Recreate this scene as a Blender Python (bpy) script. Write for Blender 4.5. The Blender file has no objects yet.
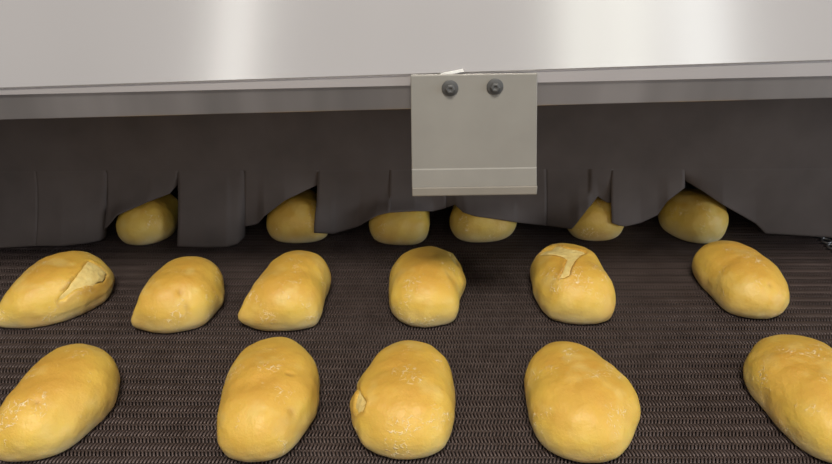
import bpy, math, random
import numpy as np
from mathutils import Vector, noise

C = bpy.context.scene.collection
SC = bpy.context.scene

# ---------------------------------------------------------------- measured shapes (millimetres, belt surface = 0)
# BUNS: centre on the belt, height, footprint radius every 7.5 degrees; split = outline of a burst crust; dent = small dimples
# FLAPS: per column of a flap: top x, top z, bottom x, bottom y, bottom z
BUNS = {
    'm1': {'c': [-361.9,606.3],'H': 46.0,'R': [43.6,47.6,50.0,52.1,54.2,56.7,58.3,58.8,59.7,62.0,65.1,68.1,69.3,69.5,68.3,61.8,55.4,51.2,47.7,46.6,47.4,48.1,47.1,44.8,42.0,39.6,39.1,41.9,49.2,56.7,57.1,53.0,49.3,46.4,43.3,40.4,38.7,36.9,35.4,34.6,34.3,34.1,34.0,34.3,35.4,36.8,38.2,41.0],'split': [[[26.9,26.2],[28.2,8.1],[26.6,-3.9],[22.6,-15.8],[15.9,-26.0],[15.9,-27.9],[20.1,-25.0],[25.9,-18.9],[32.9,-11.5],[40.7,-1.6],[46.2,10.6],[45.4,23.9]]],'knob': [[-39.6,-39.7,10,2,9]]},
    'm2': {'c': [-233.0,595.9],'H': 48.0,'R': [37.0,38.7,40.1,41.4,43.4,45.6,48.5,51.7,54.8,58.8,63.3,67.1,68.5,64.8,60.8,56.0,51.7,48.8,45.7,44.1,43.7,43.1,41.1,39.1,37.6,37.0,37.3,39.1,43.0,48.1,47.6,45.9,44.3,42.7,41.4,40.1,38.7,37.7,37.3,37.3,37.6,38.1,38.0,37.9,37.0,36.3,36.1,36.4],'dent': [[9.3,-23.2],[16.1,-30.9]],'knob': [[-37.5,-29.6,9,3.2,7]]},
    'm3': {'c': [-126.8,600.7],'H': 48.0,'R': [34.9,35.6,37.2,39.5,43.2,48.4,54.0,58.4,60.7,64.6,70.0,76.2,79.5,76.7,69.5,56.7,47.7,42.4,40.5,40.6,41.1,40.8,39.6,37.7,35.7,34.5,35.5,40.1,47.9,49.8,49.0,47.8,46.5,44.5,43.1,42.1,41.5,41.2,41.5,41.9,42.8,43.9,44.6,42.3,39.7,37.4,35.7,34.9],'knob': [[-42.8,-30.4,12,3.6,10]]},
    'm4': {'c': [10.4,612.6],'H': 47.0,'R': [35.3,37.0,40.1,43.6,46.5,49.1,52.0,55.2,64.5,67.1,67.9,69.2,70.8,70.5,68.5,63.3,58.4,53.6,50.7,47.8,43.9,41.0,39.2,38.0,37.6,37.6,38.3,39.8,41.7,43.7,45.0,46.5,47.3,48.3,48.3,48.0,48.0,47.2,46.9,47.0,47.5,46.6,44.0,40.2,37.3,35.6,34.8,34.6],'split': [[[23.8,39.5],[25.4,27.4],[29.2,18.9],[33.4,17.3],[31.1,26.3],[27.9,34.3],[27.3,44.5]]],'knob': [[30.1,30.1,34,-3.5,5],[37.3,4.6,22,2.2,8]]},
    'm5': {'c': [158.5,615.6],'H': 48.0,'R': [39.4,41.1,42.8,44.1,45.1,46.6,49.0,52.8,59.7,67.5,75.9,80.4,79.5,73.1,62.1,58.0,58.9,57.7,53.2,48.0,44.3,41.5,39.6,38.6,38.2,37.9,38.2,39.0,40.4,41.5,43.3,44.9,44.9,45.1,45.2,45.2,45.7,46.2,46.9,48.6,49.3,50.1,49.0,47.0,44.4,40.8,38.5,38.1],'split': [[[-10.6,51.2],[-13.5,51.6],[-30.3,35.1],[-23.8,25.9],[-11.8,12.8],[-8.1,5.3],[-11.9,-4.9],[-15.3,-13.4],[-20.2,-20.5],[-14.7,-22.7],[-8.6,-20.8],[-4.9,-10.2],[0.1,0.4],[9.1,14.1],[17.7,23.6],[9.6,26.6],[-2.3,30.6]]]},
    'm6': {'c': [334.5,627.0],'H': 46.0,'R': [41.1,43.1,45.1,46.3,47.0,47.5,48.0,49.1,52.7,59.2,66.1,72.2,72.7,70.0,65.6,61.7,59.4,56.3,51.0,45.8,41.6,38.4,35.9,33.5,32.4,31.9,32.1,33.1,34.7,36.8,39.4,42.2,44.4,45.4,46.1,46.9,47.8,48.4,49.6,49.7,49.8,49.3,48.6,47.0,45.1,42.6,40.9,40.6],'dent': [[9.9,-36.5]]},
    'f1': {'c': [-288.8,441.2],'H': 46.0,'R': [37.2,38.7,40.9,44.0,46.2,49.1,52.4,56.3,59.4,62.6,66.3,70.5,74.5,76.3,74.3,68.1,58.4,50.3,45.7,43.1,42.5,42.6,41.9,40.0,37.7,35.9,35.5,37.4,42.1,47.7,50.8,53.3,54.5,52.4,50.0,48.0,46.5,44.9,43.4,42.0,40.2,38.4,36.7,35.4,34.5,34.3,34.5,35.5],'dent': [[1.2,-24.0]]},
    'f2': {'c': [-119.5,445.1],'H': 47.0,'R': [39.0,39.8,41.4,42.9,45.0,48.1,51.7,56.4,60.4,65.4,70.7,76.6,81.2,81.2,77.8,72.0,65.4,59.0,54.2,49.4,46.0,42.9,40.4,38.6,37.4,36.9,37.2,38.5,41.0,44.0,47.2,50.5,53.8,54.6,54.1,53.7,52.8,52.0,50.9,49.8,47.3,44.7,42.2,40.1,39.0,38.3,38.1,38.5],'dent': [[19.1,5.3],[24.7,-27.0]],'knob': [[-3.5,-8.3,46,-2.0,9],[5.6,1.2,45,-1.6,9],[-17.4,-10.7,42,-1.5,8]]},
    'f3': {'c': [-8.7,443.7],'H': 46.0,'R': [40.0,40.7,42.0,43.9,46.4,49.7,53.3,57.2,62.1,69.0,76.8,80.5,79.7,74.5,66.8,60.4,54.1,51.0,50.7,50.6,47.4,43.0,40.6,40.8,43.1,43.6,43.4,43.6,44.4,45.7,47.4,47.9,48.0,48.1,48.3,48.6,48.5,48.7,48.9,49.5,49.4,48.9,46.8,44.7,42.8,41.4,40.6,40.0],'split': [[[-39.2,16.6],[-34.0,-6.9],[-28.7,-18.6],[-30.7,-24.6],[-36.8,-21.2],[-40.2,-13.5],[-39.4,-8.2],[-37.7,-4.3]]],'knob': [[-40.1,10.5,26,-2.5,5],[-43.0,1.7,18,2.0,8]]},
    'f4': {'c': [131.2,441.6],'H': 47.0,'R': [46.7,47.9,49.4,50.6,51.5,51.6,51.4,51.4,54.8,63.1,73.5,80.5,81.0,77.0,71.8,66.0,62.0,58.1,54.2,50.2,46.7,44.1,42.3,41.1,40.7,40.8,41.5,42.8,44.7,46.1,47.5,48.3,48.8,49.3,49.5,50.0,50.1,50.5,50.6,50.4,49.8,48.3,47.0,45.8,45.4,45.6,46.2,46.4],'knob': [[10.0,62.9,30,-1.5,14],[43.9,-5.5,18,2,12]]},
    'f5': {'c': [320.0,449.9],'H': 46.0,'R': [43.7,45.4,47.2,50.5,55.3,59.2,64.9,73.1,79.2,81.7,80.2,78.1,76.3,73.0,69.4,65.4,61.3,56.9,52.6,48.2,44.3,40.3,37.4,35.5,34.6,34.4,34.7,35.6,37.0,38.9,41.3,44.9,49.0,53.0,56.7,59.4,62.4,62.1,58.1,52.9,48.5,44.9,42.8,41.7,41.2,40.8,41.1,42.1]},
    'b1': {'c': [-321.4,766.9],'H': 46.0,'R': [33.4,33.5,34.1,35.1,36.7,38.9,41.6,44.7,47.9,50.9,53.3,54.9,55.3,54.8,53.3,51.1,48.5,45.8,43.1,40.6,38.4,36.6,35.3,34.4,34.0,34.0,34.5,35.4,36.6,37.9,39.1,40.0,40.6,40.9,40.7,40.3,39.7,39.0,38.2,37.5,36.9,36.4,35.9,35.4,34.9,34.4,33.9,33.5]},
    'b2': {'c': [-141.2,766.8],'H': 47.0,'R': [37.1,36.4,36.3,36.7,37.7,39.3,41.4,44.1,47.5,51.4,55.3,58.5,60.4,60.8,59.6,57.2,54.1,50.5,47.2,44.4,42.1,40.3,39.0,38.1,37.7,37.7,37.9,38.1,38.2,38.0,37.7,37.0,36.1,35.2,34.6,34.3,34.1,34.2,34.6,35.5,36.8,38.4,39.9,41.0,41.3,40.7,39.5,38.2]},
    'b3': {'c': [-19.7,768.4],'H': 46.0,'R': [36.0,36.4,37.4,39.1,41.3,44.0,47.4,51.4,55.8,60.1,63.8,66.3,67.3,66.4,63.9,60.4,56.2,51.9,48.1,44.9,42.3,40.2,38.7,37.7,37.2,37.2,37.8,38.8,40.0,41.2,41.9,42.2,42.0,41.6,41.2,41.0,41.2,41.9,43.0,44.1,44.7,44.6,43.5,41.8,39.9,38.2,36.9,36.2]},
    'b4': {'c': [81.7,772.6],'H': 46.0,'R': [40.9,41.8,43.2,45.0,47.3,50.1,53.2,56.4,59.4,62.0,63.7,63.9,62.9,60.6,57.3,53.6,50.2,47.4,45.2,43.5,42.2,41.2,40.5,40.1,40.2,40.9,41.9,43.1,44.2,45.0,45.2,44.6,43.3,41.6,40.0,38.7,37.9,37.5,37.5,37.8,38.2,38.5,38.8,39.1,39.4,39.8,40.1,40.4]},
    'b5': {'c': [218.5,772.7],'H': 46.0,'R': [34.9,36.4,38.5,41.1,44.3,48.0,52.0,55.9,58.8,60.2,59.7,57.4,53.8,49.8,45.7,42.1,39.0,36.8,35.3,34.2,33.4,33.0,33.1,33.7,35.0,36.5,38.0,39.3,40.3,40.7,40.5,39.7,38.6,37.3,36.2,35.2,34.5,34.0,33.7,33.6,33.4,33.2,33.0,33.0,33.0,33.0,33.3,33.8]},
    'b6': {'c': [333.9,769.6],'H': 47.0,'R': [40.8,41.6,42.6,43.9,45.6,47.5,49.4,51.3,52.9,54.3,54.8,54.3,53.1,51.5,49.7,47.9,46.4,45.2,44.1,42.9,41.5,40.0,38.7,37.7,36.8,35.9,35.1,34.5,34.2,34.3,34.5,34.8,35.2,35.8,36.5,37.2,37.9,38.5,39.1,39.6,39.9,40.0,39.7,39.4,39.2,39.2,39.5,40.0]},
}
FLAPS = [
    [[-689.8,85.3,-695.6,716.4,3.5],[-553.0,85.8,-559.2,718.7,3.5],[-507.5,86.0,-513.2,718.7,3.5],[-473.3,86.1,-479.8,721.1,3.5],[-432.3,86.3,-440.5,725.7,3.5]],
    [[-433.4,86.3,-441.6,725.7,3.5],[-405.0,86.4,-412.7,725.7,3.5],[-376.5,86.5,-386.5,732.8,3.5],[-359.4,86.6,-371.8,740.0,3.5],[-351.5,86.6,-367.3,749.8,3.5]],
    [[-352.6,86.6,-364.4,745.0,14.2],[-344.6,86.6,-354.3,745.0,23.5],[-336.7,86.7,-344.4,745.0,32.7],[-302.5,86.8,-306.0,745.0,52.1],[-279.8,86.9,-283.3,750.0,59.9],[-270.1,86.9,-273.3,755.0,70.2]],
    [[-271.2,86.9,-276.5,725.7,3.5],[-239.9,87.0,-244.3,724.5,3.5],[-213.8,87.1,-217.9,725.7,3.5],[-202.4,87.2,-207.9,732.8,3.5],[-194.4,87.2,-203.2,749.8,3.5]],
    [[-195.6,87.2,-203.0,750.0,16.8],[-188.7,87.2,-195.7,750.0,18.2],[-179.6,87.3,-186.0,750.0,20.8],[-172.8,87.3,-176.8,745.0,32.7],[-148.9,87.4,-150.6,745.0,53.4],[-131.9,87.5,-133.6,750.0,59.9],[-110.3,87.5,-111.7,755.0,69.0]],
    [[-112.0,87.5,-118.3,759.7,3.5],[-92.1,87.6,-97.0,757.2,3.5],[-63.7,87.7,-67.4,765.0,8.9],[-43.2,87.8,-44.8,755.0,27.5],[-28.4,87.9,-29.2,750.0,34.0]],
    [[-30.7,87.9,-31.6,750.0,34.0],[-1.1,88.0,-1.2,750.0,35.4],[18.2,88.1,18.9,757.0,31.8],[34.1,88.1,35.3,757.0,37.1]],
    [[27.3,88.1,28.5,765.0,31.7],[44.3,88.2,45.6,755.0,42.0],[53.4,88.2,54.9,750.0,34.0],[67.0,88.2,69.2,750.0,28.8],[112.5,88.4,117.2,755.0,19.5],[147.7,88.6,156.3,765.0,10.2]],
    [[146.6,88.6,155.3,765.0,8.9],[174.9,88.7,183.3,755.0,10.1],[184.0,88.7,190.2,750.0,26.1],[197.7,88.8,202.1,750.0,44.5],[205.6,88.8,210.3,755.0,53.7],[215.8,88.8,221.7,755.0,45.9],[223.8,88.9,230.9,758.0,43.1]],
    [[222.1,88.8,227.1,740.0,26.1],[229.4,88.9,235.6,742.0,22.4],[236.3,88.9,243.8,745.0,19.5],[254.4,89.0,265.3,755.0,19.5],[273.7,89.1,284.5,757.0,29.2],[285.1,89.1,291.3,752.0,50.0],[304.4,89.2,309.3,755.0,65.2]],
    [[302.1,89.2,307.0,760.0,74.3],[322.5,89.2,328.2,755.0,62.6],[347.5,89.3,355.2,750.0,45.8],[384.9,89.5,402.8,757.0,17.2],[396.3,89.5,418.0,757.2,3.5],[436.0,89.7,457.6,752.2,3.5],[472.3,89.8,493.2,747.3,3.5],[515.4,90.0,535.5,742.4,3.5],[549.4,90.1,569.5,740.0,3.5],[662.7,90.6,682.0,732.8,3.5]],
]


# ---------------------------------------------------------------- helpers
def link(o, parent=None):
    C.objects.link(o)
    if parent is not None:
        o.parent = parent
    return o

def mesh_obj(name, verts, faces, mat, parent=None, smooth=True, loc=(0, 0, 0)):
    me = bpy.data.meshes.new(name)
    me.from_pydata([tuple(v) for v in verts], [], [tuple(f) for f in faces])
    me.materials.append(mat)
    if smooth:
        me.polygons.foreach_set('use_smooth', [True] * len(me.polygons))
    me.update()
    o = bpy.data.objects.new(name, me)
    o.location = loc
    return link(o, parent)

def tag(o, label=None, cat=None, group=None, kind=None):
    for k, v in (('label', label), ('category', cat), ('group', group), ('kind', kind)):
        if v:
            o[k] = v
    return o

def empty(name, loc=(0, 0, 0)):
    o = bpy.data.objects.new(name, None)
    o.location = loc
    o.empty_display_size = .05
    return link(o)

def bevel(o, w=.001, seg=2):
    m = o.modifiers.new('bevel', 'BEVEL')
    m.width = w
    m.segments = seg
    m.limit_method = 'ANGLE'
    m.angle_limit = math.radians(40)
    m.harden_normals = False
    return o

def box(lo, hi):
    (a, b, c), (d, e, f) = lo, hi
    v = [(a, b, c), (d, b, c), (d, e, c), (a, e, c), (a, b, f), (d, b, f), (d, e, f), (a, e, f)]
    q = [(0, 3, 2, 1), (4, 5, 6, 7), (0, 1, 5, 4), (1, 2, 6, 5), (2, 3, 7, 6), (3, 0, 4, 7)]
    return v, q

def prism_x(x0, x1, prof, slope=0.0, segs=1):
    """closed (y,z) outline swept along x; slope = rise of z per metre of x"""
    n = len(prof)
    v, f = [], []
    for s in range(segs + 1):
        x = x0 + (x1 - x0) * s / segs
        v += [(x, y, z + slope * x) for y, z in prof]
    for s in range(segs):
        for i in range(n):
            j = (i + 1) % n
            f.append((s * n + i, s * n + j, (s + 1) * n + j, (s + 1) * n + i))
    f.append(tuple(range(n - 1, -1, -1)))
    f.append(tuple(range(segs * n, segs * n + n)))
    return v, f

def lathe(prof, n=24, axis='Y'):
    v, f = [], []
    for r, h in prof:
        for k in range(n):
            a = 2 * math.pi * k / n
            p = (r * math.cos(a), h, r * math.sin(a)) if axis == 'Y' else (r * math.cos(a), r * math.sin(a), h)
            v.append(p)
    for i in range(len(prof) - 1):
        for k in range(n):
            f.append((i * n + k, i * n + (k + 1) % n, (i + 1) * n + (k + 1) % n, (i + 1) * n + k))
    f.append(tuple(range(n - 1, -1, -1)))
    f.append(tuple(range((len(prof) - 1) * n, len(prof) * n)))
    return v, f

# ---------------------------------------------------------------- materials
class NT:
    def __init__(self, name):
        self.m = bpy.data.materials.new(name)
        self.m.use_nodes = True
        self.t = self.m.node_tree
        self.b = self.t.nodes['Principled BSDF']
    def n(self, kind, **kw):
        nd = self.t.nodes.new(kind)
        for k, v in kw.items():
            if k in nd.inputs:
                nd.inputs[k].default_value = v
            else:
                setattr(nd, k, v)
        return nd
    def l(self, a, b):
        self.t.links.new(a, b)
    def ramp(self, stops, src):
        r = self.n('ShaderNodeValToRGB')
        e = r.color_ramp.elements
        while len(e) < len(stops):
            e.new(.5)
        for el, (p, c) in zip(e, stops):
            el.position = p
            el.color = (*c, 1) if len(c) == 3 else c
        self.l(src, r.inputs[0])
        return r.outputs[0]
    def mix(self, fac, a, b, blend='MIX'):
        x = self.n('ShaderNodeMix', data_type='RGBA', blend_type=blend)
        for s, v in ((x.inputs[0], fac), (x.inputs[6], a), (x.inputs[7], b)):
            if hasattr(v, 'links'):
                self.l(v, s)
            elif isinstance(v, (int, float)):
                s.default_value = v
            else:
                s.default_value = (*v, 1)
        return x.outputs[2]
    def noise(self, vec, scale, detail=3, rough=.55, dist=0):
        x = self.n('ShaderNodeTexNoise')
        x.inputs['Scale'].default_value = scale
        x.inputs['Detail'].default_value = detail
        x.inputs['Roughness'].default_value = rough
        x.inputs['Distortion'].default_value = dist
        self.l(vec, x.inputs['Vector'])
        return x.outputs[0]
    def math(self, op, a, b=0.0):
        x = self.n('ShaderNodeMath', operation=op)
        for s, v in ((x.inputs[0], a), (x.inputs[1], b)):
            if hasattr(v, 'links'):
                self.l(v, s)
            else:
                s.default_value = v
        return x.outputs[0]
    def objvec(self, per_object=True, scale=(1, 1, 1)):
        tc = self.n('ShaderNodeTexCoord')
        v = tc.outputs['Object']
        if per_object:
            oi = self.n('ShaderNodeObjectInfo')
            k = self.n('ShaderNodeVectorMath', operation='SCALE')
            k.inputs[3].default_value = 7.0
            cmb = self.n('ShaderNodeCombineXYZ')
            for i in range(3):
                self.l(oi.outputs['Random'], cmb.inputs[i])
            self.l(cmb.outputs[0], k.inputs[0])
            a = self.n('ShaderNodeVectorMath', operation='ADD')
            self.l(v, a.inputs[0]); self.l(k.outputs[0], a.inputs[1])
            v = a.outputs[0]
        mp = self.n('ShaderNodeMapping')
        mp.inputs['Scale'].default_value = scale
        self.l(v, mp.inputs['Vector'])
        return mp.outputs[0]
    def bump(self, h, strength, dist):
        x = self.n('ShaderNodeBump')
        x.inputs['Strength'].default_value = strength
        x.inputs['Distance'].default_value = dist
        self.l(h, x.inputs['Height'])
        self.l(x.outputs[0], self.b.inputs['Normal'])
        return x

def crust_material():
    s = NT('bun_crust')
    v = s.objvec()
    at = s.n('ShaderNodeAttribute', attribute_name='rise').outputs['Fac']
    big = s.noise(v, 26, 2)
    mid = s.noise(v, 70, 4, .6)
    fine = s.noise(v, 420, 3, .6)
    h = s.math('ADD', at, s.math('MULTIPLY', s.math('SUBTRACT', mid, .5), .30))
    # browning: pale where the bun rested low on the belt, golden on the shoulders and top
    base = s.ramp([(0.0, (.66, .54, .32)), (.12, (.65, .51, .25)), (.30, (.655, .465, .135)), (.52, (.69, .46, .078)), (.80, (.665, .415, .068)), (1.0, (.58, .325, .048))], h)
    patch = s.ramp([(.40, (0, 0, 0)), (.66, (1, 1, 1))], big)
    col = s.mix(s.math('MULTIPLY', patch, .45), base, (.56, .285, .045))
    pale = s.ramp([(.30, (1, 1, 1)), (.46, (0, 0, 0))], s.noise(v, 34, 2))
    col = s.mix(s.math('MULTIPLY', pale, .55), col, (.70, .51, .16))
    # thin flakes of blistered crust, in clusters, with their glints painted pale
    vo = s.n('ShaderNodeTexVoronoi', feature='DISTANCE_TO_EDGE')
    vo.inputs['Scale'].default_value = 210
    wv = s.n('ShaderNodeVectorMath', operation='ADD')
    s.l(v, wv.inputs[0])
    nz = s.n('ShaderNodeTexNoise'); nz.inputs['Scale'].default_value = 120
    s.l(v, nz.inputs['Vector'])
    sc = s.n('ShaderNodeVectorMath', operation='SCALE'); sc.inputs[3].default_value = .010
    s.l(nz.outputs[1], sc.inputs[0]); s.l(sc.outputs[0], wv.inputs[1])
    s.l(wv.outputs[0], vo.inputs['Vector'])
    crack = s.ramp([(.02, (1, 1, 1)), (.09, (0, 0, 0))], vo.outputs['Distance'])
    cl = s.ramp([(.555, (0, 0, 0)), (.64, (1, 1, 1))], s.noise(v, 38, 3))
    brk = s.ramp([(.46, (0, 0, 0)), (.58, (1, 1, 1))], s.noise(v, 260, 2))
    flake_glint = s.math('MULTIPLY', s.math('MULTIPLY', crack, cl), brk)
    col = s.mix(s.math('MULTIPLY', flake_glint, .75), col, (.86, .72, .46))
    dk = s.n('ShaderNodeAttribute', attribute_name='scar').outputs['Fac']
    col = s.mix(dk, col, (.30, .13, .03))
    s.l(col, s.b.inputs['Base Color'])
    s.b.inputs['Subsurface Weight'].default_value = .10
    s.b.inputs['Subsurface Radius'].default_value = (.006, .003, .001)
    s.b.inputs['Subsurface Scale'].default_value = 1.0
    r = s.math('ADD', .40, s.math('MULTIPLY', mid, .22))
    s.l(r, s.b.inputs['Roughness'])
    s.b.inputs['Specular IOR Level'].default_value = .5
    hh = s.math('ADD', s.math('MULTIPLY', mid, 1.0), s.math('MULTIPLY', fine, .22))
    hh = s.math('ADD', hh, s.math('MULTIPLY', flake_glint, .5))
    s.bump(hh, .42, .0028)
    return s.m

def crumb_material():
    s = NT('bun_crumb')
    v = s.objvec()
    nz = s.noise(v, 160, 4, .6)
    col = s.ramp([(.3, (.62, .44, .15)), (.55, (.70, .53, .19)), (.8, (.74, .60, .29))], nz)
    s.l(col, s.b.inputs['Base Color'])
    s.b.inputs['Roughness'].default_value = .8
    s.bump(nz, .5, .002)
    return s.m

def steel_wire_material():
    s = NT('oxidised_wire')
    v = s.objvec(False)
    nz = s.noise(v, 40, 4, .6)
    st = s.noise(s.objvec(False, (3, 130, 3)), 1, 2)
    col = s.ramp([(.3, (.080, .057, .053)), (.7, (.126, .093, .088))], nz)
    col = s.mix(s.math('MULTIPLY', st, .35), col, (.062, .046, .042))
    s.l(col, s.b.inputs['Base Color'])
    s.b.inputs['Metallic'].default_value = .45
    s.b.inputs['Roughness'].default_value = .48
    s.b.inputs['Specular IOR Level'].default_value = .35
    return s.m

def plain(name, col, rough, metal=0.0, nscale=60, amp=.15, bump=0.0, spec=.5, stretch=(1, 1, 1)):
    s = NT(name)
    nz = s.noise(s.objvec(False, stretch), nscale, 3)
    lo = tuple(c * (1 - amp) for c in col); hi = tuple(min(1, c * (1 + amp)) for c in col)
    s.l(s.ramp([(.3, lo), (.7, hi)], nz), s.b.inputs['Base Color'])
    s.b.inputs['Roughness'].default_value = rough
    s.b.inputs['Metallic'].default_value = metal
    s.b.inputs['Specular IOR Level'].default_value = spec
    if bump:
        s.bump(nz, bump, .002)
    return s

M_CRUST = crust_material()
M_CRUMB = crumb_material()
M_WIRE = steel_wire_material()
M_PANEL = plain('satin_steel_sheet', (.70, .67, .665), .16, .75, 3, .05, 0, .5, (1, 1, .25)).m
M_LIP = plain('folded_steel_edge', (.64, .60, .61), .35, .5, 6, .06).m
M_RAIL = plain('brushed_steel_rail', (.50, .47, .475), .28, .85, 4, .34, 0, .5, (2.5, .3, .3)).m  # streaks in the colour along x stand in for blurred reflections
M_DARK = plain('near_black_steel', (.010, .008, .008), .75, .0, 20, .2).m  # even near-black steel for bed, legs and hood inside
M_RUBBER = plain('dark_rubber_sheet', (.112, .091, .084), .8, 0, 14, .14, .2, .12).m
M_PLATE = plain('dull_plastic_plate', (.285, .268, .245), .42, .0, 25, .05).m
M_HEM = plain('plate_bottom_fold', (.24, .215, .185), .5, .0, 25, .06).m
M_BOLT = plain('zinc_bolt', (.12, .118, .118), .6, .5, 80, .1).m
M_TAPE = plain('white_tape', (.85, .84, .82), .5, 0, 80, .04).m
M_LINK = plain('bright_link', (.26, .25, .25), .4, .8, 80, .15).m

# ---------------------------------------------------------------- belt
def build_belt():
    x0, x1, y0, y1 = -.640, .479, .200, 1.010
    px, py, amp = .0029, .0071, .00115
    nx, ny = int((x1 - x0) / px), int((y1 - y0) / py)
    w = .00086                                                   # half width of the flattened wire
    ts = np.array([0, .18, .5, .82, 1.0])
    zc = np.array([-.0013, -.0002, 0.0, -.0002, -.0013])
    sec = [(-1.0, -.0012), (-.90, -.00012), (0.0, 0.0), (.90, -.00012), (1.0, -.0012)]
    nt, ns = len(ts), len(sec)
    cell = np.zeros((2, nt, ns, 3))
    for d in (0, 1):
        sg = 1 if d == 0 else -1
        for i, t in enumerate(ts):
            ee = t * 1.06 - .03
            for j, (u, z) in enumerate(sec):
                cell[d, i, j] = (sg * amp * (2 * t - 1) + u * w, ee * py, zc[i] + z)
    rng = np.random.default_rng(3)
    ii, jj = np.meshgrid(np.arange(nx), np.arange(ny), indexing='xy')
    off = np.stack([x0 + (ii + .5) * px, y0 + jj * py, np.zeros_like(ii, float)], -1)
    off[..., 0] += (rng.random((ny, 1)) - .5) * .0005
    off[..., 2] += -rng.random((ny, nx)) * .00025
    V = (cell[jj % 2] + off[:, :, None, None, :]).reshape(-1, 3)
    f = np.array([(a * ns + b, a * ns + b + 1, (a + 1) * ns + b + 1, (a + 1) * ns + b) for a in range(nt - 1) for b in range(ns - 1)])
    Fq = (f[None] + (np.arange(nx * ny) * nt * ns)[:, None, None]).reshape(-1, 4)
    # cross rods threaded through the spirals
    rv, rf = [], []
    base = len(V)
    for j in range(ny + 1):
        y = y0 + j * py
        b = base + len(rv)
        for x in (x0, x1 + .004):
            for k in range(6):
                a = k * math.pi / 3
                rv.append((x, y + .0011 * math.cos(a), -.0030 + .0011 * math.sin(a)))
        for k in range(6):
            rf.append((b + k, b + (k + 1) % 6, b + 6 + (k + 1) % 6, b + 6 + k))
    V = np.concatenate([V, np.array(rv)])
    Fq = np.concatenate([Fq, np.array(rf)])
    me = bpy.data.meshes.new('woven_mesh')
    me.vertices.add(len(V)); me.vertices.foreach_set('co', V.ravel())
    me.loops.add(len(Fq) * 4); me.loops.foreach_set('vertex_index', Fq.ravel().astype(np.int32))
    me.polygons.add(len(Fq)); me.polygons.foreach_set('loop_start', np.arange(0, len(Fq) * 4, 4, dtype=np.int32))
    me.polygons.foreach_set('use_smooth', np.ones(len(Fq), bool))
    me.update(calc_edges=True)
    me.materials.append(M_WIRE)
    root = empty('conveyor_belt', (0, 0, 0))
    tag(root, 'dark brown woven wire conveyor belt carrying the buns', 'conveyor belt')
    o = bpy.data.objects.new('woven_mesh', me); link(o, root)
    # looped edge links along both sides
    for sx, nm in ((x1 + .008, 'edge_links'), (x0 - .008, 'edge_links')):
        v, f = [], []
        for j in range(0, ny, 2):
            yc = y0 + (j + 1) * py
            b = len(v)
            n1, n2 = 14, 6
            for a in range(n1):
                A = 2 * math.pi * a / n1
                cx, cy = .0050 * math.cos(A), .0056 * math.sin(A)
                for k in range(n2):
                    K = 2 * math.pi * k / n2
                    rr = .0013
                    v.append((sx + cx + rr * math.cos(K) * math.cos(A), yc + cy + rr * math.cos(K) * math.sin(A), -.0012 + rr * math.sin(K)))
            for a in range(n1):
                for k in range(n2):
                    f.append((b + a * n2 + k, b + ((a + 1) % n1) * n2 + k, b + ((a + 1) % n1) * n2 + (k + 1) % n2, b + a * n2 + (k + 1) % n2))
        tag(mesh_obj(nm, v, f, M_LINK, root), 'bright steel edge links')
build_belt()

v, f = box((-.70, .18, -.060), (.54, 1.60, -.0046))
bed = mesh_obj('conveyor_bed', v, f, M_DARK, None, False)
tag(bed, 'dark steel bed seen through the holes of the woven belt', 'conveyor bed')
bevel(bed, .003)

for sx in (-.66, .46):
    for sy in (.24, 1.50):
        v, f = box((sx, sy, -.92), (sx + .04, sy + .04, -.060))
        mesh_obj('leg', v, f, M_DARK, bed, False)
M_FLOOR = plain('bakery_floor', (.20, .18, .16), .5, 0, 4, .15).m
v, f = box((-3.5, -4.0, -.97), (3.5, 3.5, -.92))
tag(mesh_obj('floor', v, f, M_FLOOR, None, False), 'grey bakery floor', None, None, 'structure')
v, f = box((-3.5, 3.5, -.97), (3.5, 3.6, 2.6))
tag(mesh_obj('wall_rear', v, f, M_FLOOR, None, False), 'plain wall behind the tunnel', None, None, 'structure')
# ---------------------------------------------------------------- buns
LAB = {
 'f1': 'golden oval bun in the nearest row, lying slanted, cut off by the left picture edge',
 'f2': 'golden bun in the nearest row with a lumpy step across its middle, second from left',
 'f3': 'rounded golden bun in the nearest row with a torn notch on its left side',
 'f4': 'golden bun in the nearest row with flaky blistered crust and a bulging right side',
 'f5': 'smooth golden bun in the nearest row, cut off by the right picture edge',
 'm1': 'bun in the middle row with a long pale burst split across its right end',
 'm2': 'smooth egg-shaped golden bun with a pointed lower left tip, middle row beside the burst bun',
 'm3': 'golden bun in the middle row with a small lobe sticking out at its lower left',
 'm4': 'squarish golden bun in the middle row with a nick in its upper right edge',
 'm5': 'golden bun in the middle row with pale cracked crust across its top end',
 'm6': 'long smooth golden bun in the middle row touching the view of the rightmost curtain bun',
 'b1': 'dim bun emerging under the curtain, leftmost of the back row, tilted up to the right',
 'b2': 'dim bun emerging under the curtain, with a flap corner over its right side',
 'b3': 'low dim bun under the curtain just left of the hanging plate',
 'b4': 'dim bun under the curtain directly below the hanging plate',
 'b5': 'dim bun under the curtain right of the hanging plate, notched by a flap corner',
 'b6': 'rounded bun under the lifted curtain corner, rightmost of the back row',
}

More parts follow.
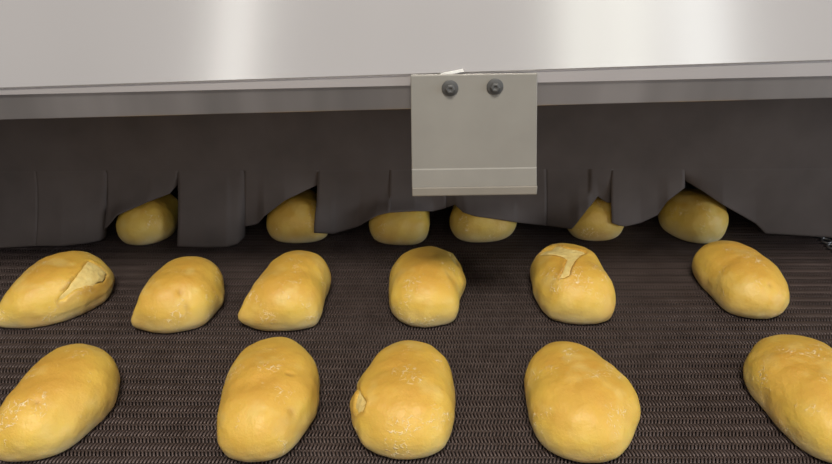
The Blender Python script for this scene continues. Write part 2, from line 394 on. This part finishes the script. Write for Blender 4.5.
class Bun:
    def __init__(self, key, seed):
        d = BUNS[key]
        self.key, self.seed = key, seed
        self.c = np.array(d['c']) / 1000
        self.H = d['H'] / 1000
        self.R = np.array(d['R']) / 1000
        self.F = np.fft.rfft(self.R) / len(self.R)
        self.splits = [np.array(p) / 1000 for p in d.get('split', [])]
        self.knobs = [tuple(np.array(p)) for p in d.get('knob', [])]
        self.dents = [np.array(p) / 1000 for p in d.get('dent', [])]
    def rad(self, a, up=0.0):
        # up = 0 at the foot, 1 at the top: the fine wobble of the outline dies out up the dome
        r = self.F[0].real
        w = 1.0 - up
        for k in range(1, 24):
            c, s_ = math.cos(k * a), math.sin(k * a)
            r += 2 * (self.F[k].real * c - self.F[k].imag * s_) * (1.0 if k <= 4 else w * w)
        return r
    def height(self, x, y):                                       # world x, y -> top of the bun or -1
        dx, dy = x - self.c[0], y - self.c[1]
        h, r, a = -1, math.hypot(dx, dy), math.atan2(dy, dx)
        for up in (0, .3, .6, .9):
            rho = r / self.rad(a, up)
            if rho < 1:
                h = max(h, (.30 + .70 * math.sin(math.acos(rho ** (1 / .85)))) * self.H)
        return h
    def top(self, dx, dy):                                        # local
        rho = min(1, math.hypot(dx, dy) / self.rad(math.atan2(dy, dx)))
        return (.30 + .70 * math.sin(math.acos(rho ** (1 / .85)))) * self.H

def sdist(p, poly):
    """signed distance to a polygon, positive inside"""
    x, y = p
    best, ins, n = 1e9, False, len(poly)
    for i in range(n):
        ax, ay = poly[i]; bx, by = poly[(i + 1) % n]
        ex, ey = bx - ax, by - ay
        t = max(0, min(1, ((x - ax) * ex + (y - ay) * ey) / max(1e-12, ex * ex + ey * ey)))
        best = min(best, math.hypot(x - ax - t * ex, y - ay - t * ey))
        if (ay > y) != (by > y) and x < ax + (y - ay) / (by - ay) * ex:
            ins = not ins
    return best if ins else -best

def sm(a, b, x):
    t = max(0, min(1, (x - a) / (b - a)))
    return t * t * (3 - 2 * t)

def surf_noise(p, seed):
    q = Vector(p) * 1.0
    o = Vector((seed * 3.1, seed * 1.7, seed * .9))
    n = noise.noise(q * 34 + o) * .0016 + noise.noise(q * 80 + o) * .0007 + noise.noise(q * 190 + o) * .00022
    return n

def build_bun(key, seed):
    B = Bun(key, seed)
    na, n1, n2 = 144, 12, 40
    rows = [(0.0, 0.0), (.45, 0.0)]
    for a in np.linspace(0, 1, n1):
        rows.append((.80 + .20 * math.sin(a * math.pi / 2) ** .9, .30 * (1 - math.cos(a * math.pi / 2))))
    for t in np.linspace(0, math.pi / 2, n2)[1:-1]:
        rows.append((math.cos(t) ** .85, .30 + .70 * math.sin(t)))
    verts, rise, scar = [], [], []
    def put(x, y, z):
        zr = z / B.H
        nx, ny, nz = x, y, (z - .3 * B.H) * 1.4
        L = math.sqrt(nx * nx + ny * ny + nz * nz) or 1
        d = surf_noise((x, y, z), seed) * min(1, zr * 5)
        s = 0.0
        if zr > .28:
            for poly in B.splits:
                e = sdist((x, y), poly)
                d += .0008 * math.exp(-((e + .0012) / .0025) ** 2) - .0040 * sm(-.0002, .0022, e)
                s = max(s, .38 * math.exp(-((e + .0006) / .0013) ** 2) if noise.noise(Vector((x, y, z)) * 60 + Vector((seed, 0, 0))) > -.1 else 0)
            for q in B.dents:
                e = math.hypot(x - q[0], y - q[1])
                d -= .0013 * math.exp(-(e / .0030) ** 2)
                s = max(s, .35 * math.exp(-(e / .0022) ** 2))
        for kx, ky, kz_, ka, ks in B.knobs:
            d += ka / 1000 * math.exp(-((x - kx / 1000) ** 2 + (y - ky / 1000) ** 2 + (z - kz_ / 1000) ** 2) / (ks / 1000) ** 2)
        verts.append((x + nx / L * d, y + ny / L * d, max(0, z + nz / L * d)))
        rise.append(zr); scar.append(s)
    put(0, 0, 0)
    for r, z in rows[1:]:
        for k in range(na):
            a = 2 * math.pi * k / na
            R = B.rad(a, max(0, (z - .3) / .7)) * r
            put(R * math.cos(a), R * math.sin(a), z * B.H)
    put(0, 0, B.H)
    faces = []
    nr = len(rows) - 1
    for k in range(na):
        faces.append((0, 1 + (k + 1) % na, 1 + k))
    for i in range(nr - 1):
        for k in range(na):
            a, b = 1 + i * na + k, 1 + i * na + (k + 1) % na
            faces.append((a, b, b + na, a + na))
    top = len(verts) - 1
    for k in range(na):
        faces.append((top, 1 + (nr - 1) * na + k, 1 + (nr - 1) * na + (k + 1) % na))
    o = mesh_obj('bread_bun', verts, faces, M_CRUST, None, True, (B.c[0], B.c[1], 0))
    for nm, dat in (('rise', rise), ('scar', scar)):
        at = o.data.attributes.new(nm, 'FLOAT', 'POINT')
        at.data.foreach_set('value', dat)
    tag(o, LAB[key], 'bread bun', 'bread buns on the conveyor belt')
    # torn crumb showing through a burst crust
    for poly in B.splits:
        (ax, ay), (bx, by) = poly.min(0) - .001, poly.max(0) + .001
        st = .0008
        gx, gy = int((bx - ax) / st) + 2, int((by - ay) / st) + 2
        idx, cv, cf = {}, [], []
        for i in range(gx):
            for j in range(gy):
                x, y = ax + i * st, ay + j * st
                e = sdist((x, y), poly)
                if e < -.0004:
                    continue
                z = B.top(x, y)
                n = noise.noise(Vector((x, y, z)) * 220) * .0005 + noise.noise(Vector((x, y, z)) * 800) * .0002
                L = math.sqrt(x * x + y * y + (1.4 * (z - .3 * B.H)) ** 2) or 1
                d = -.0002 + n - .0014 * (1 - sm(-.0004, .0018, e))
                idx[i, j] = len(cv)
                cv.append((x + x / L * d, y + y / L * d, z + 1.4 * (z - .3 * B.H) / L * d))
        for i in range(gx - 1):
            for j in range(gy - 1):
                q = [(i, j), (i + 1, j), (i + 1, j + 1), (i, j + 1)]
                if all(k in idx for k in q):
                    cf.append([idx[k] for k in q])
        if cf:
            c = mesh_obj('crumb_split', cv, cf, M_CRUMB, o)
            m = c.modifiers.new('thickness', 'SOLIDIFY'); m.thickness = .0015; m.offset = -1
            tag(c, 'pale torn crumb')
    return B

BN = {}
for n, key in enumerate(('f1', 'f2', 'f3', 'f4', 'f5', 'm1', 'm2', 'm3', 'm4', 'm5', 'm6', 'b1', 'b2', 'b3', 'b4', 'b5', 'b6')):
    BN[key] = build_bun(key, n + 1)

# ---------------------------------------------------------------- hood
YP = 0.56                                                         # front of the hood, well ahead of the curtain
ZP, KP = 0.2533, 0.0342      # panel edge: height at x = 0 and rise per metre (it climbs to the right)
ZL, KL = 0.2443, 0.0234
ZB, KB = 0.2239, 0.0275
hood = empty('tunnel_hood', (0, YP, 0))
tag(hood, 'steel tunnel hood with pale satin front panel above the curtain', 'oven hood')
def hpart(name, vf, mat, smooth=False, bv=.0012):
    v, f = vf
    o = mesh_obj(name, [(x, y - YP, z) for x, y, z in v], f, mat, hood, smooth)
    if bv:
        bevel(o, bv)
    return o
tl = math.radians(20)
hp = .42
hpart('front_panel', prism_x(-.95, .95, [(YP, ZP), (YP + hp * math.sin(tl), ZP + hp * math.cos(tl)), (YP + .008 + hp * math.sin(tl), ZP + hp * math.cos(tl)), (YP + .008, ZP - .0012)], KP), M_PANEL)
# folded lower edge: a narrow upright flange below the panel, then the rail just behind it
lf = [(0, 1, 5, 4), (1, 2, 6, 5), (2, 3, 7, 6), (3, 0, 4, 7), (3, 2, 1, 0), (4, 5, 6, 7)]
lv, rv = [], []
for x in (-.95, .95):
    za, zb = ZP - .0004 + KP * x, ZL + KL * x
    lv += [(x, YP + .0014, za), (x, YP + .0017, zb), (x, YP + .0060, zb), (x, YP + .0060, za + .002)]
    zt, zc = ZL + .002 + KL * x, ZB + KB * x
    rv += [(x, YP + .0036, zt), (x, YP + .0042, zc), (x, YP + .0085, zc), (x, YP + .0085, zt)]
hpart('folded_edge', (lv, lf), M_LIP, bv=.0004)
hpart('lower_rail', (rv, lf), M_RAIL, bv=.0006)
zr = ZP + hp * math.cos(tl)
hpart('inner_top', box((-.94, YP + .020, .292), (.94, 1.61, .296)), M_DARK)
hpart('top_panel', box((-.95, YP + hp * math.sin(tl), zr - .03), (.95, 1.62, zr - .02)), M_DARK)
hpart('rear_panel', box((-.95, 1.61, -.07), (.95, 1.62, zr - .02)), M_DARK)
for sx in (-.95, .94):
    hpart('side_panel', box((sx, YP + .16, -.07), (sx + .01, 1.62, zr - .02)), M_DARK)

# ---------------------------------------------------------------- curtain
cur = empty('strip_curtain', (0, .753, .16))
tag(cur, 'dark rubber strip curtain with flaps draped over the emerging buns', 'curtain')
YT = .7530
CY = .7530
def solid(o, t=.0012):
    m = o.modifiers.new('thickness', 'SOLIDIFY'); m.thickness = t; m.offset = 0
    return o
def ripple(x, z):
    k = sm(.16, .08, z)
    return (noise.noise(Vector((x * 9, z * 6, 3.3))) * .0022 + noise.noise(Vector((x * 26, z * 9, 8))) * .0008) * k
def slit_z(x):
    return 0.0880 + 0.0039 * x
hx = np.linspace(-.93, .93, 260)
hv, hf = [], []
NZ = 16
for x in hx:
    z0 = .290
    for j in range(NZ + 1):
        z = z0 + (slit_z(x) - z0) * j / NZ
        hv.append((x, YT - CY + ripple(x, z), z - .16))
for i in range(len(hx) - 1):
    for j in range(NZ):
        a = i * (NZ + 1) + j
        hf.append((a, a + 1, a + NZ + 2, a + NZ + 1))
solid(mesh_obj('header_sheet', hv, hf, M_RUBBER, cur)).modifiers[0].use_rim = False
PUSH = (0, -.88, .48)
near = [BN[k] for k in ('b1', 'b2', 'b3', 'b4', 'b5', 'b6')]
for fi, cols in enumerate(FLAPS):
    cols = np.array(cols) / 1000
    u = np.linspace(0, 1, len(cols))
    wid = abs(cols[-1][0] - cols[0][0])
    n = max(10, int(wid / .0035))
    # columns spaced by width so that corners of the outline stay where they are
    cx = (cols[:, 2] - cols[0, 2]) / (cols[-1, 2] - cols[0, 2])
    uu = np.unique(np.concatenate([np.linspace(0, 1, n), cx]))
    X = [np.interp(uu, cx, cols[:, k]) for k in range(5)]
    NR = 30
    m = len(uu)
    G = np.zeros((m, NR + 1, 3)); PU = np.zeros((m, NR + 1))
    for i in range(m):
        tx, tz, bx, by, bz = (X[k][i] for k in range(5))
        tz = slit_z(tx)
        for j in range(NR + 1):
            t = j / NR
            x, z = tx + (bx - tx) * t, tz + (bz - tz) * t
            y = YT + (by - YT) * t ** 1.6 + ripple(x, z) * (1 - t * .6)
            y += (.0012 * math.sin((i / m) * math.pi + fi) - (.0008 if fi % 2 else 0)) * sm(0, .5, t)
            if j == 0:                                            # the top row is tucked up behind the header
                z += .006; y += .0010
            G[i, j] = (x, y, z)
            for b in near:
                if abs(x - b.c[0]) < .09:
                    p = (x, y, z); q = 0
                    while q < 70 and p[2] < max(b.height(p[0] + e, p[1]) for e in (-.0045, 0, .0045)) + .0055:
                        q += 1
                        p = (x, y + PUSH[1] * .001 * q, z + PUSH[2] * .001 * q)
                    PU[i, j] = max(PU[i, j], q * .001)
    S = PU.copy()
    for _ in range(40):
        A = np.pad(S, 1, mode='edge')
        S = np.maximum(PU, (A[:-2, 1:-1] + A[2:, 1:-1] + A[1:-1, :-2] + A[1:-1, 2:]) / 4)
        S[:, :2] = 0; S[:, 2] *= .5
    v, f = [], []
    for i in range(m):
        for j in range(NR + 1):
            p = G[i, j] + np.array(PUSH) * S[i, j]
            v.append((p[0], p[1] - CY, p[2] - .16))
    k = NR + 1
    for i in range(m - 1):
        for j in range(k - 1):
            a = i * k + j
            f.append((a, a + 1, a + k + 1, a + k))
    solid(mesh_obj('flap', v, f, M_RUBBER, cur))

# ---------------------------------------------------------------- hanging plate with two bolts
YB = 0.5550
ZT, ZC, ZH, ZO = 0.2545, 0.1738, 0.1577, 0.1497                  # top, crease, fold, bottom
pl = empty('hanging_plate', (.05, YB, ZT))
tag(pl, 'pale grey rectangular plate bolted to the hood edge, hanging in front of the curtain', 'plate')
def ppart(name, vf, mat, smooth=False, bv=.0008):
    v, f = vf
    o = mesh_obj(name, [(x - .05, y - YB, z - ZT) for x, y, z in v], f, mat, pl, smooth)
    if bv:
        bevel(o, bv)
    return o
vs, fs = [], []
prof = [(YB, ZT), (YB, ZC + .001), (YB - .0005, ZC), (YB - .0014, ZH), (YB + .0014, ZH), (YB + .0022, ZC), (YB + .0026, ZC + .001), (YB + .0026, ZT)]
X0, X1, X2, X3 = -0.0043, 0.0952, -0.0034, 0.1028
n = len(prof)
for s in range(2):
    for y, z in prof:
        t = (ZT - z) / (ZT - ZO)
        x = (X0 + (X2 - X0) * t) if s == 0 else (X1 + (X3 - X1) * t)
        vs.append((x, y, z + 0.0160 * x))
for i in range(n):
    fs.append((i, (i + 1) % n, n + (i + 1) % n, n + i))
fs += [tuple(range(n - 1, -1, -1)), tuple(range(n, 2 * n))]
ppart('sheet', (vs, fs), M_PLATE)
ppart('bottom_fold', prism_x(X2 + .0001, X3 - .0001, [(YB - .0020, ZH + .0005), (YB - .0024, ZO + .001), (YB - .0010, ZO), (YB + .0020, ZO + .0005), (YB + .0020, ZH + .0005)], 0.0160), M_HEM, bv=.0010)
for bx, bz in ((0.0269, 0.2443), (0.0624, 0.2455)):
    v, f = lathe([(.0066, 0), (.0066, -.0008), (.0061, -.0011)], 28)
    w = mesh_obj('washer', v, f, M_BOLT, pl, True, (bx - .05, -.0001, bz - ZT)); bevel(w, .0003)
    v, f = lathe([(.0040, -.0009), (.0040, -.0032), (.0033, -.0040), (.0017, -.0040), (.0014, -.0032)], 6)
    b = mesh_obj('bolt', v, f, M_BOLT, pl, False, (bx - .05, -.0001, bz - ZT)); bevel(b, .0003)

# scrap of tape on the panel's edge
q = [(0.0182, 0.2524), (0.0378, 0.2564), (0.0370, 0.2584), (0.0197, 0.2548)]
tv = [(x - q[0][0], y, z - q[0][1]) for y in (-.0008, .0004) for x, z in q]
tf = [(0, 1, 2, 3), (7, 6, 5, 4), (0, 4, 5, 1), (1, 5, 6, 2), (2, 6, 7, 3), (3, 7, 4, 0)]
tp = mesh_obj('hanging_tape_scrap', tv, tf, M_TAPE, None, False, (q[0][0], YP - .0008, q[0][1]))
tag(tp, 'thin white scrap of tape on the hood edge above the hanging plate', 'tape')

# ---------------------------------------------------------------- lamps and daylight of the bakery, plus an added low fill
def area(name, loc, target, sx, sy, power, col):
    d = bpy.data.lights.new(name, 'AREA')
    d.shape = 'RECTANGLE'; d.size = sx; d.size_y = sy; d.energy = power; d.color = col
    o = bpy.data.objects.new(name, d)
    o.location = loc
    o.rotation_euler = (Vector(target) - Vector(loc)).to_track_quat('-Z', 'Y').to_euler()
    link(o)
    return o
area('ceiling_lamp', (.0, -.60, 2.1), (.0, .5, 0), .9, .35, 51, (1, .95, .83))
area('low_fill_light', (0, -3.2, .85), (0, .7, .1), 2.4, .9, 11, (1, .95, .88))  # added fill low behind the camera, brightens the curtain header
area('window_light', (.93, -3.2, 2.0), (.3, .7, .2), .20, 2.4, 1.9, (.95, 1, .90))
area('middle_window_light', (1.27, -3.2, 2.0), (.3, .7, .2), .26, 2.4, 2.3, (.95, 1, .91))
area('far_window_light', (1.72, -3.2, 2.0), (.3, .7, .2), .30, 2.4, 2.9, (.94, 1, .98))
area('narrow_window_light', (-1.27, -3.2, 2.0), (0, .7, .2), .15, 2.4, 2.2, (.98, 1, .94))
area('side_window_light', (2.0, -.15, .42), (.4, .75, .08), .9, .6, 16, (.78, .90, 1))

w = bpy.data.worlds.new('bakery_room'); SC.world = w
w.use_nodes = True
wt = w.node_tree
bg = wt.nodes['Background']
tc = wt.nodes.new('ShaderNodeTexCoord'); sx = wt.nodes.new('ShaderNodeSeparateXYZ'); rp = wt.nodes.new('ShaderNodeValToRGB')
wt.links.new(tc.outputs['Generated'], sx.inputs[0]); 
mr = wt.nodes.new('ShaderNodeMapRange'); mr.inputs[1].default_value = -1; mr.inputs[2].default_value = 1
wt.links.new(sx.outputs[2], mr.inputs[0]); wt.links.new(mr.outputs[0], rp.inputs[0])
e = rp.color_ramp.elements                                        # dim floor, pale walls and ceiling of the bakery
e[0].position = .44; e[0].color = (.11, .096, .088, 1)
e[1].position = .58; e[1].color = (.20, .19, .18, 1)
e.new(.66).color = (.46, .445, .435, 1)
e.new(.80).color = (.46, .445, .435, 1)
e.new(.90).color = (.16, .155, .15, 1)
wt.links.new(rp.outputs[0], bg.inputs[0])
bg.inputs[1].default_value = 1.0

# ---------------------------------------------------------------- camera
cd = bpy.data.cameras.new('camera')
cd.sensor_width = 36
cd.lens = 36 * 720 / 832
cd.clip_start = .01
co = bpy.data.objects.new('camera', cd)
co.location = (0, 0, .416)
co.rotation_euler = (math.radians(90 - 28.5), 0, 0)
link(co)
SC.camera = co
SC.view_settings.view_transform = 'Standard'
SC.view_settings.look = 'None'
SC.view_settings.exposure = 0
SC.view_settings.gamma = 1
